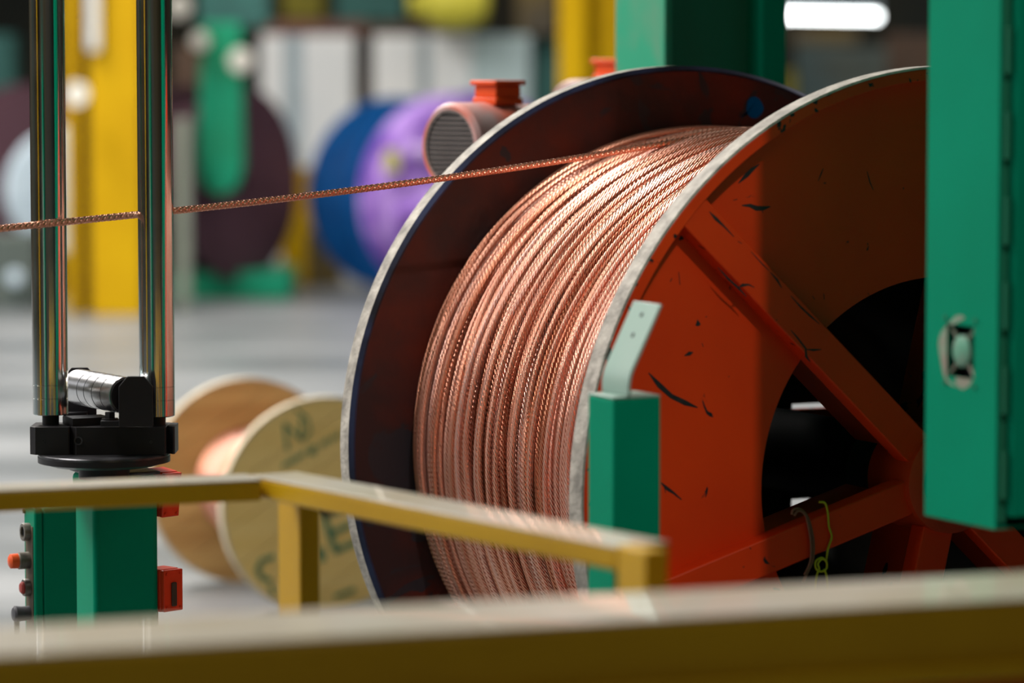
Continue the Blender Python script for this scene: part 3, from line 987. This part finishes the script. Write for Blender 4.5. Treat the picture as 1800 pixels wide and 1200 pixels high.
def red_box(px0, px1, py0, py1, d, tilt, label, handle):
    c_ = at((px0 + px1) / 2, py1, d)
    wpx = (px1 - px0) / F_PX * d
    hh = (py1 - py0) / F_PX * d
    r = thing('limit_switch', label, 'switch', c_, 0, 'red switch boxes on the guide post')
    r.rotation_euler = (0, tilt, RZ + 0.35)
    w_ = wpx * 0.95
    b = MB().box(-0.028, 0.016, -w_ / 2, w_ / 2, 0, hh).build('switch_body', 'red', r, bevel=0.002)
    MB().box(0.017, 0.028, -w_ / 2 - 0.001, w_ / 2 + 0.001, 0.001, hh - 0.001).build('switch_cover', 'red', r, bevel=0.002)
    for sy in (-1, 1):
        for sz in (0.1, 0.9):
            MB().cyl((0.026, sy * (w_ / 2 - 0.006), hh * sz), (0.031, sy * (w_ / 2 - 0.006), hh * sz), 0.003, n=10).build('cover_screw', 'red', r)
    if handle:
        MB().box(0.028, 0.033, -0.007, 0.006, hh * 0.13, hh * 0.70).build('lever_slot', 'browndark', r, bevel=0.003)
    return r


red_box(264, 303, 824, 904, 6.98, R_(7), 'upper red switch box, half hidden behind the yellow rail', False)
red_box(267, 311, 997, 1072, 6.98, 0.0, 'lower red switch box with a dark lever, beside the green guide post', True)
pn = at(275, 1100, 6.97)
MB().cyl(pn, pn + Z * 0.03, 0.004, n=12).build('conduit_stub', 'steel')
tag(bpy.data.objects['conduit_stub'], 'small grey conduit stub below the lower red switch box', 'conduit')

# ------------------------------------------------------------------ wooden drum on the floor
WD = 11.0
wr = 0.338
wb = ground(572, 1076, 0.0)
drum = thing('wooden_drum', 'small plywood cable drum with copper wire and green stencil print', 'drum', (wb.x, wb.y, 0), R_(24) - PI / 2)


def disc_planks(x0, x1, r, ang, n, parent, mat_, name='plank'):
    for k in range(n):
        u0, u1 = -r + 2 * r * k / n + 0.0012, -r + 2 * r * (k + 1) / n - 0.0012
        pts = []
        u0, u1 = max(u0, -r + 1e-4), min(u1, r - 1e-4)
        for s in range(9):
            u = u0 + (u1 - u0) * s / 8
            pts.append((math.sqrt(r * r - u * u), u))
        for s in range(8, -1, -1):
            u = u0 + (u1 - u0) * s / 8
            pts.append((-math.sqrt(r * r - u * u), u))
        ca_, sa_ = math.cos(ang), math.sin(ang)
        MB().prism([(a_ * ca_ - b_2 * sa_, a_ * sa_ + b_2 * ca_) for a_, b_2 in pts], (x0, 0, wr), (0, 1, 0), (0, 0, 1), x1 - x0).build(name, mat_, parent)


DW = 0.72
TH = R_(31)
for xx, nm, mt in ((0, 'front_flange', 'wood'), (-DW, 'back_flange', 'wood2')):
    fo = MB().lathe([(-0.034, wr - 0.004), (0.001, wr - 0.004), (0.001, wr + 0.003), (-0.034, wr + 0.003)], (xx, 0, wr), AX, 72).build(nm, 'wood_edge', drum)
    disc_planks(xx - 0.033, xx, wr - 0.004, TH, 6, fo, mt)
MB().cyl((-DW, 0, wr), (-0.033, 0, wr), 0.168, n=56).build('copper_winding', 'copper_core', drum)
for k in range(36):
    xk = -DW + 0.012 + k * (DW - 0.057) / 35
    pts = [(xk, math.sin(2 * PI * s / 72) * 0.172, wr + math.cos(2 * PI * s / 72) * 0.172) for s in range(72)]
    MB().tube(pts, 0.0095, 8, closed=True, uv=True).build('wire_turn', 'copper', drum, fix=False)
MB().cyl((0.0, 0, wr), (0.003, 0, wr), 0.036, n=32).build('axle_hole', 'black', drum)


def drum_yz(px, py):
    d = at(px, py, 1.0) - CAM
    ax_ = Vector((math.cos(R_(24) - PI / 2), math.sin(R_(24) - PI / 2), 0))
    t = (Vector((wb.x, wb.y, wr)) - CAM).dot(ax_) / d.dot(ax_)
    return loc_of(CAM + d * t, drum)


def stroke(pxs, w, parent, name='stencil_mark'):
    pts = [drum_yz(*p) for p in pxs]
    mb_ = MB()
    for p, q in zip(pts[:-1], pts[1:]):
        d = (q - p).normalized()
        s = Vector((0, -d.z, d.y)) * (w / 2)
        e = d * (w * 0.3)
        quad = [p - e + s, p - e - s, q + e - s, q + e + s]
        mb_.add([(0.0004, a.y, a.z) for a in quad] + [(0.0016, a.y, a.z) for a in quad],
                [(3, 2, 1, 0), (4, 5, 6, 7), (0, 1, 5, 4), (1, 2, 6, 5), (2, 3, 7, 6), (3, 0, 4, 7)])
    return mb_.build(name, 'stencil', parent)


ink = bpy.data.objects['front_flange']
stroke([(568, 905), (590, 968)], 0.020, ink, 'stencil_letter')          # the E
EE = ink.children
stroke([(568, 935), (568, 935.5)], 0.001, ink)
stroke([(568, 908), (606, 890)], 0.016, ink)
stroke([(580, 938), (614, 922)], 0.016, ink)
stroke([(590, 968), (630, 950)], 0.018, ink)
stroke([(480, 978), (460, 985), (452, 1000), (458, 1014), (474, 1020)], 0.016, ink, 'stencil_letter')
stroke([(476, 1030), (480, 1042)], 0.014, ink)
stroke([(563, 966), (566, 982)], 0.024, ink)
for px, py in ((500, 816), (508, 812), (516, 807), (524, 803), (533, 797), (545, 791), (552, 788), (566, 780), (574, 776), (584, 770), (594, 765)):
    stroke([(px - 2, py + 5), (px + 2, py - 5)], 0.008, ink)
stroke([(549, 796), (551, 786)], 0.018, ink)
stroke([(505, 790), (500, 745), (528, 770), (530, 735)], 0.010, ink, 'stencil_letter')
stroke([(520, 720), (540, 735), (545, 758), (532, 775)], 0.008, ink)
stroke([(590, 1048), (606, 1042), (622, 1036)], 0.014, ink)

# ------------------------------------------------------------------ motors behind the reel
def motor(px, py, d, k, label):
    """a fan-cooled motor; px, py: middle of its fan end; k: its size"""
    r, length, yaw = 0.118 * k, 0.42 * k, R_(47)
    c_ = at(px, py, d)
    n_ = Vector((-math.sin(yaw), -math.cos(yaw), 0))
    m = thing('electric_motor', label, 'motor', (c_.x, c_.y, 0), math.atan2(n_.y, n_.x), 'motors behind the reel')
    z = c_.z
    MB().lathe([(-length, 0.0), (-length, r * 0.92), (-0.12 * k, r * 0.95), (-0.115 * k, r), (-0.01, r), (0, r - 0.008), (0, r - 0.016), (-0.006, r - 0.018)], (0, 0, z), AX, 56, closed=False).build('motor_body', 'motor', m)
    cowl = MB().lathe([(-0.006, 0), (-0.006, r - 0.019)], (0, 0, z), AX, 48, closed=False).build('fan_grille', 'grille', m)
    MB().lathe([(-0.005, r * 0.80), (-0.001, r * 0.80), (-0.001, r - 0.017), (-0.005, r - 0.017)], (0, 0, z), AX, 48).build('grille_ring', 'grille', cowl)
    zz = -r * 0.74
    while zz < r * 0.76:
        wv = math.sqrt(max((r * 0.78) ** 2 - zz * zz, 0))
        MB().box(-0.0058, -0.0035, -wv, wv, z + zz - 0.0026, z + zz + 0.0026).build('grille_slot', 'black', cowl)
        zz += 0.0115
    bx_ = MB().box(-0.225 * k, -0.125 * k, -0.047 * k, 0.047 * k, z + r * 0.93, z + r + 0.012 * k).box(-0.220 * k, -0.130 * k, -0.043 * k, 0.043 * k, z + r + 0.012 * k, z + r + 0.045 * k).build('terminal_box', 'motor_box', m, bevel=0.003)
    MB().box(-0.230 * k, -0.120 * k, -0.052 * k, 0.052 * k, z + r + 0.045 * k, z + r + 0.058 * k).build('box_lid', 'motor_box', bx_, bevel=0.003)
    MB().box(-0.30 * k, -0.18 * k, -0.07, 0.07, 0, z - r * 0.9).build('pedestal', 'green_dark', m, bevel=0.004)
    MB().box(-0.32 * k, -0.16 * k, -0.07, 0.07, z - r - 0.01, z - r * 0.8).build('motor_foot', 'motor', m, bevel=0.003)
    return m


motor(790, 258, 8.2, 0.875, 'dusty red electric motor with round fan grille and orange terminal box')
motor(1006, 214, 9.4, 0.95, 'red motor almost hidden behind the reel, only its terminal box top showing')

# green column behind the reel
gc = at(1168, 120, 8.7)
gcol = thing('machine_column', 'tall green steel machine column standing behind the reel', 'column', (gc.x, gc.y, 0), RZ)
MB().box(-0.26, 0, 0, 0.021, 0, 3.6).build('side_plate', 'green_worn', gcol, bevel=0.003)
MB().box(-0.26, -0.07, 0.021, 0.29, 0, 3.6).build('recessed_panel', 'green_dark', gcol)  # darker green puts the shade of the recess into the colour
MB().box(-0.26, 0, 0.276, 0.350, 0, 3.6).build('side_plate', 'green', gcol, bevel=0.004)
MB().box(-0.32, 0.05, -0.05, 0.41, 0, 0.03).build('foot_plate', 'green_dark', gcol)
# ------------------------------------------------------------------ far background
def pxm(d):
    return d / F_PX


def stand(px0, px1, py_top, d, depth, name, mat_, parent=None, z0=0.0, py_bot=None):
    """an upright block spanning px0..px1, from the floor (or py_bot) to py_top, d metres away"""
    a_, b_ = at(px0, py_top, d), at(px1, py_top, d)
    zb = z0 if py_bot is None else at(px0, py_bot, d).z
    return MB().box(a_.x, b_.x, a_.y, a_.y + depth, zb, a_.z).build(name, mat_, parent, bevel=0.01)


# yellow columns
yc = thing('yellow_column', 'thick yellow steel column standing behind the chrome rollers', 'column')
stand(152, 246, -250, 24, 0.35, 'column_shaft', 'yellow_col', yc)
stand(150, 172, -250, 23.9, 0.05, 'edge_strip', 'cream', yc, py_bot=90)
stand(112, 131, -250, 24.1, 0.2, 'column_flange', 'yellow_col', yc)
stand(131, 152, -250, 24.3, 0.1, 'web_plate', 'browndark', yc)
MB().lathe([(0, 0), (0, .055), (.02, .075), (.06, .08), (.06, 0)], at(142, 165, 23.5), (-.4, -1, 0), 24, closed=False).build('round_reflector', 'cream', yc)
yc2 = thing('yellow_column', 'yellow steel column beside the green machine column at the top', 'column')
stand(984, 1030, -250, 22, 0.3, 'column_flange', 'yellow_col', yc2)
stand(1030, 1094, -250, 22.15, 0.2, 'web_plate', 'yellow_col', yc2)

# row of switch cabinets along the back
for k, (a_, b_, mt, lab) in enumerate((
        (458, 500, 'white_cab', 'narrow white switch cabinet at the left end of the row'),
        (500, 532, 'greyblue', 'shaded grey-blue cabinet side between two white cabinets'),  # shade on a white cabinet's side, painted as grey-blue
        (532, 622, 'white_cab', 'wide white switch cabinet left of the dark brown gap'),
        (656, 736, 'white_cab', 'white switch cabinet right of the dark brown gap'),
        (738, 754, 'greyblue', 'slim grey-blue filler cabinet in the row of white cabinets'),
        (756, 830, 'white_cab', 'white switch cabinet directly above the red motor'),
        (830, 932, 'blue_cab', 'pale blue-green switch cabinet at the right end of the row'))):
    c_ = thing('switch_cabinet', lab, 'cabinet', group='switch cabinets along the back of the hall')
    stand(a_, b_, 62, 31, 0.5, 'cabinet_body', mt, c_)
    if b_ - a_ > 40:
        dd_ = stand(a_ + 4, b_ - 4, 68, 30.98, 0.03, 'door', mt, c_, py_bot=450)
        stand(b_ - 14, b_ - 11, 230, 30.95, 0.03, 'handle', 'browndark', dd_, py_bot=260)
tag(stand(627, 651, 62, 31.3, 0.3, 'gap_strip', 'browndark'), 'dark brown strip filling the gap between white cabinets', 'post')  # dark strip put where the row has only a gap
cbm = thing('cable_tray', 'rust brown cable tray running above the white cabinets', 'cable tray')
stand(455, 640, 36, 31, 0.4, 'tray_side', 'rustbeam', cbm, py_bot=61)
stand(640, 832, 40, 31, 0.4, 'tray_side', 'browndark', cbm, py_bot=61)
hd = at(800, 5, 30.5)
tag(MB().lathe([(-.30, 0), (-.26, .16), (-.1, .24), (.1, .24), (.26, .16), (.30, 0)], hd, (1, 0, 0), 32, closed=False).build('chain_hoist', 'limeyellow'), 'lime yellow rounded hoist hanging above the white cabinets', 'hoist')
tag(MB().cyl(at(720, 8, 31), at(745, 8, 31), 0.10, n=24).build('crane_trolley', 'limeyellow'), 'small lime yellow trolley left of the hoist', 'trolley')


def far_reel(px, py, d, r, w, name, label, m_f, m_b, inner=0.55, yaw=24, group=None):
    c_ = at(px, py, d)
    o = thing(name, label, 'reel', (c_.x, c_.y, c_.z - r), R_(yaw) - PI / 2, group)
    MB().lathe([(-0.05, 0.06), (0, 0.06), (0, r), (-0.05, r)], (0, 0, r), AX, 56).build('front_flange', m_f, o)
    MB().lathe([(-w - 0.05, 0.06), (-w, 0.06), (-w, r), (-w - 0.05, r)], (0, 0, r), AX, 56).build('back_flange', m_f, o)
    MB().lathe([(-w, 0.05), (-0.05, 0.05), (-0.05, r * inner), (-w, r * inner)], (0, 0, r), AX, 48).build('winding', m_b, o)
    return o


# blue reel with purple film in front of it
br = at(772, 345, 26.5)
brl = thing('blue_reel', 'blue cable reel standing behind the purple wrapped one', 'reel', (br.x, br.y, 0), R_(28) - PI / 2)
rz_ = br.z
MB().lathe([(-0.06, 0.08), (0, 0.08), (0, rz_), (-0.06, rz_)], (0, 0, rz_), AX, 64).build('front_flange', 'blue', brl)
MB().lathe([(-0.7, 0.05), (-0.06, 0.05), (-0.06, rz_ * .6), (-0.7, rz_ * .6)], (0, 0, rz_), AX, 48).build('winding', 'copper_core', brl)
MB().lathe([(-0.76, 0.08), (-0.7, 0.08), (-0.7, rz_), (-0.76, rz_)], (0, 0, rz_), AX, 64).build('back_flange', 'blue', brl)
pu = at(850, 350, 25.2)
pul = thing('wrapped_reel', 'cable reel wrapped in shiny purple plastic film', 'reel', (pu.x, pu.y, 0), R_(30) - PI / 2)
rz_ = pu.z
MB().lathe([(-0.55, 0.0), (-0.55, rz_ * .93), (-0.50, rz_ * .97), (-0.28, rz_ * .90), (-0.06, rz_), (0, rz_ * .99), (0.02, rz_ * .75), (0.03, 0)], (0, 0, rz_), AX, 60, closed=False).build('film_wrap', 'purple', pul)
fo = MB()
for k in range(7):      # loose folds of film on the front
    t = R_(75 + 36 * k)
    e = Vector((0, math.cos(t), math.sin(t)))
    s = Vector((0, -math.sin(t), math.cos(t)))
    pts = [Vector((0.03 + 0.03 * math.sin(q * 3), 0, rz_)) + e * (0.1 + q * (rz_ - 0.15)) + s * 0.06 * math.sin(q * 5 + k) for q in (0, .2, .4, .6, .8, 1)]
    MB().tube(pts, 0.05, 8).build('film_fold', 'lilac', pul)
rd_ = at(688, 283, 1.0) - CAM
pax = Vector((math.cos(pul.rotation_euler[2]), math.sin(pul.rotation_euler[2]), 0))
lb = loc_of(CAM + rd_ * ((Vector(pul.location) + pax * 0.06 - CAM).dot(pax) / rd_.dot(pax)), pul)
MB().box(0.05, 0.06, lb.y - .06, lb.y + .06, lb.z - .08, lb.z + .08).build('label_tag', 'yellowlabel', pul, bevel=.01)

# green take-up machine with a maroon reel, behind the rollers
gm = thing('take_up_stand', 'green machine stand with hanging arm behind the chrome rollers', 'machine')
stand(300, 508, 478, 26, 1.0, 'base', 'green_bright', gm, z0=0)
stand(348, 470, -60, 26.2, 0.4, 'housing', 'teal', gm, py_bot=48)
arm = MB()
ar = [at(358, 40, 25.6), at(424, 40, 25.6), at(428, 200, 25.6), at(430, 290, 25.6), at(418, 330, 25.6), at(390, 345, 25.6), at(360, 330, 25.6), at(346, 295, 25.6), at(352, 200, 25.6)]
o_ = ar[0]
arm.prism([(p.x - o_.x, p.z - o_.z) for p in ar[::-1]], o_, (1, 0, 0), (0, 0, 1), 0.16)
arm.build('arm', 'green_bright', gm, bevel=0.02)
stand(368, 408, 345, 26.3, 0.25, 'strut', 'murky2', gm)
stand(305, 372, 80, 27.0, 0.5, 'dark_frame', 'browndark', gm)
MB().lathe([(0, 0), (0, .05), (.04, .07), (.09, .06), (.10, 0)], at(352, 72, 25.4), (0, -1, 0), 24, closed=False).build('round_cap', 'cream', gm)
MB().lathe([(0, 0), (0, .07), (.04, .09), (.09, .08), (.10, 0)], at(424, 107, 25.4), (0, -1, 0), 24, closed=False).build('round_cap', 'cream', gm)
MB().lathe([(0, 0), (0, .07), (.04, .09), (.09, .08), (.10, 0)], at(316, 12, 25.4), (0, -1, 0), 24, closed=False).build('round_cap', 'cream', gm)
mr = far_reel(425, 322, 26.0, 0.72, 0.5, 'maroon_reel', 'dark maroon reel held in the green take-up machine', 'maroon', 'maroon', 0.8, 58)
tag(stand(306, 331, 208, 24.8, 0.12, 'pale_post', 'palegrey'), 'pale grey-green post right of the chrome rollers', 'post')
# yellow machine foot beside the reels
ym = thing('yellow_stand', 'yellow machine stand on the floor left of the blue reel', 'machine')
stand(512, 556, 296, 28, 0.3, 'upright', 'yellow_col', ym, py_bot=400)
stand(494, 590, 372, 27.8, 0.4, 'foot', 'yellow_col', ym)
stand(540, 600, 405, 27.6, 0.2, 'olive_box', 'murky2', ym)  # olive box in front of the yellow foot
# far left: ring-shaped maroon reel with a pale wrapped core, and a dark machine
lr = far_reel(92, 335, 26.5, 0.80, 0.5, 'maroon_reel', 'dark maroon ring reel left of the chrome rollers', 'maroon', 'maroon', 0.8, 26)
lc = at(112, 335, 26.3)
pcw = tag(MB().lathe([(0, 0), (0, .46), (.05, .48), (.10, .46), (.12, 0)], lc, A, 48, closed=False).build('pale_coil_wrap', 'paleblue'), 'pale blue wrapped coil in front of the maroon ring reel', 'coil')
dm = thing('dark_machine', 'low black machine on the floor at the far left', 'machine')
stand(-80, 62, 415, 25, 0.8, 'housing', 'murky', dm)
MB().lathe([(0, 0), (0, .05), (.03, .06), (.05, .05), (.06, 0)], at(27, 488, 24.9), (0, -1, 0), 24, closed=False).build('round_knob', 'paleblue', dm)
tag(stand(-80, 20, 60, 33, 0.5, 'dark_rack', 'teal'), 'dark teal rack in the far left background', 'rack')
tag(stand(-60, 40, 170, 30, 0.3, 'grey_rack', 'murky'), 'murky grey rack behind the maroon ring reel', 'rack')

# upper right: fluorescent lamp and machinery
lm = thing('fluorescent_lamp', 'glowing white fluorescent lamp hanging right of the green column', 'lamp')
la, lb2 = at(1340, 26, 30), at(1545, 29, 30)
MB().cyl(la, lb2, 0.028, n=20).build('tube', 'tube', lm)
MB().box(la.x, lb2.x, la.y + 0.02, la.y + 0.12, la.z + 0.045, la.z + 0.10).build('fixture', 'greyblue', lm)
for q in (0.1, 0.9):
    p = la.lerp(lb2, q)
    MB().box(p.x - .01, p.x + .01, p.y + .03, p.y + .09, p.z + 0.09, 9.0).build('hanger_rod', 'browndark', lm)
for a_, b_, t_, bt, mt, nm, lab in (
        (1402, 1480, 80, None, 'murky', 'machine_block', 'murky grey-teal machine under the fluorescent lamp'),
        (1480, 1560, 84, None, 'murky', 'machine_block', 'murky grey machine block behind the orange flange'),
        (1560, 1660, 60, None, 'browndark', 'machine_block', 'dark brown machine block left of the green cabinet'),
        (1395, 1510, 50, 75, 'murky2', 'crane_beam', 'olive brown beam just under the fluorescent lamp'),
        (1380, 1398, 125, None, 'limeyellow_dull', 'yellow_post', 'thin yellow post right of the green column'),
        (490, 562, -1240, 30, 'limeyellow_dull', 'crane_block', 'olive yellow crane block at the top above the rust brown tray'),
        (585, 705, -1240, 34, 'teal', 'duct_box', 'dark green duct box at the top, left of the lime hoist'),
        (908, 978, -1240, 60, 'murky2', 'hanging_duct', 'olive grey hanging duct at the top, left of the yellow column'),
        (940, 984, 70, None, 'teal', 'machine_block', 'dark green machine block left of the yellow column')):
    tag(stand(a_, b_, t_, 34 if bt is None else 33, 0.4, nm, mt, py_bot=bt), lab, {'crane_beam': 'beam', 'yellow_post': 'post', 'crane_block': 'crane', 'duct_box': 'duct', 'hanging_duct': 'duct'}.get(nm, 'machine'))

# added blocks beside the viewer, out of view, to be reflected in the chrome rollers
nm = thing('green_reflection_block', 'added green block out of view for the rollers to reflect', 'machine', (-2.6, 2.6, 0), 0.5)
MB().box(-0.7, 0.7, -0.4, 0.4, 0, 1.75).build('housing', 'green', nm, bevel=0.02)
MB().box(-0.5, 0.1, 0.4, 0.43, 0.6, 1.4).build('door', 'green_pale', nm, bevel=0.005)
n2 = thing('yellow_reflection_column', 'added yellow column out of view for the rollers to reflect', 'column', (-3.4, 5.2, 0))
MB().box(-0.2, 0.2, -0.2, 0.2, 0, 5).build('column_shaft', 'yellow_col', n2, bevel=0.01)
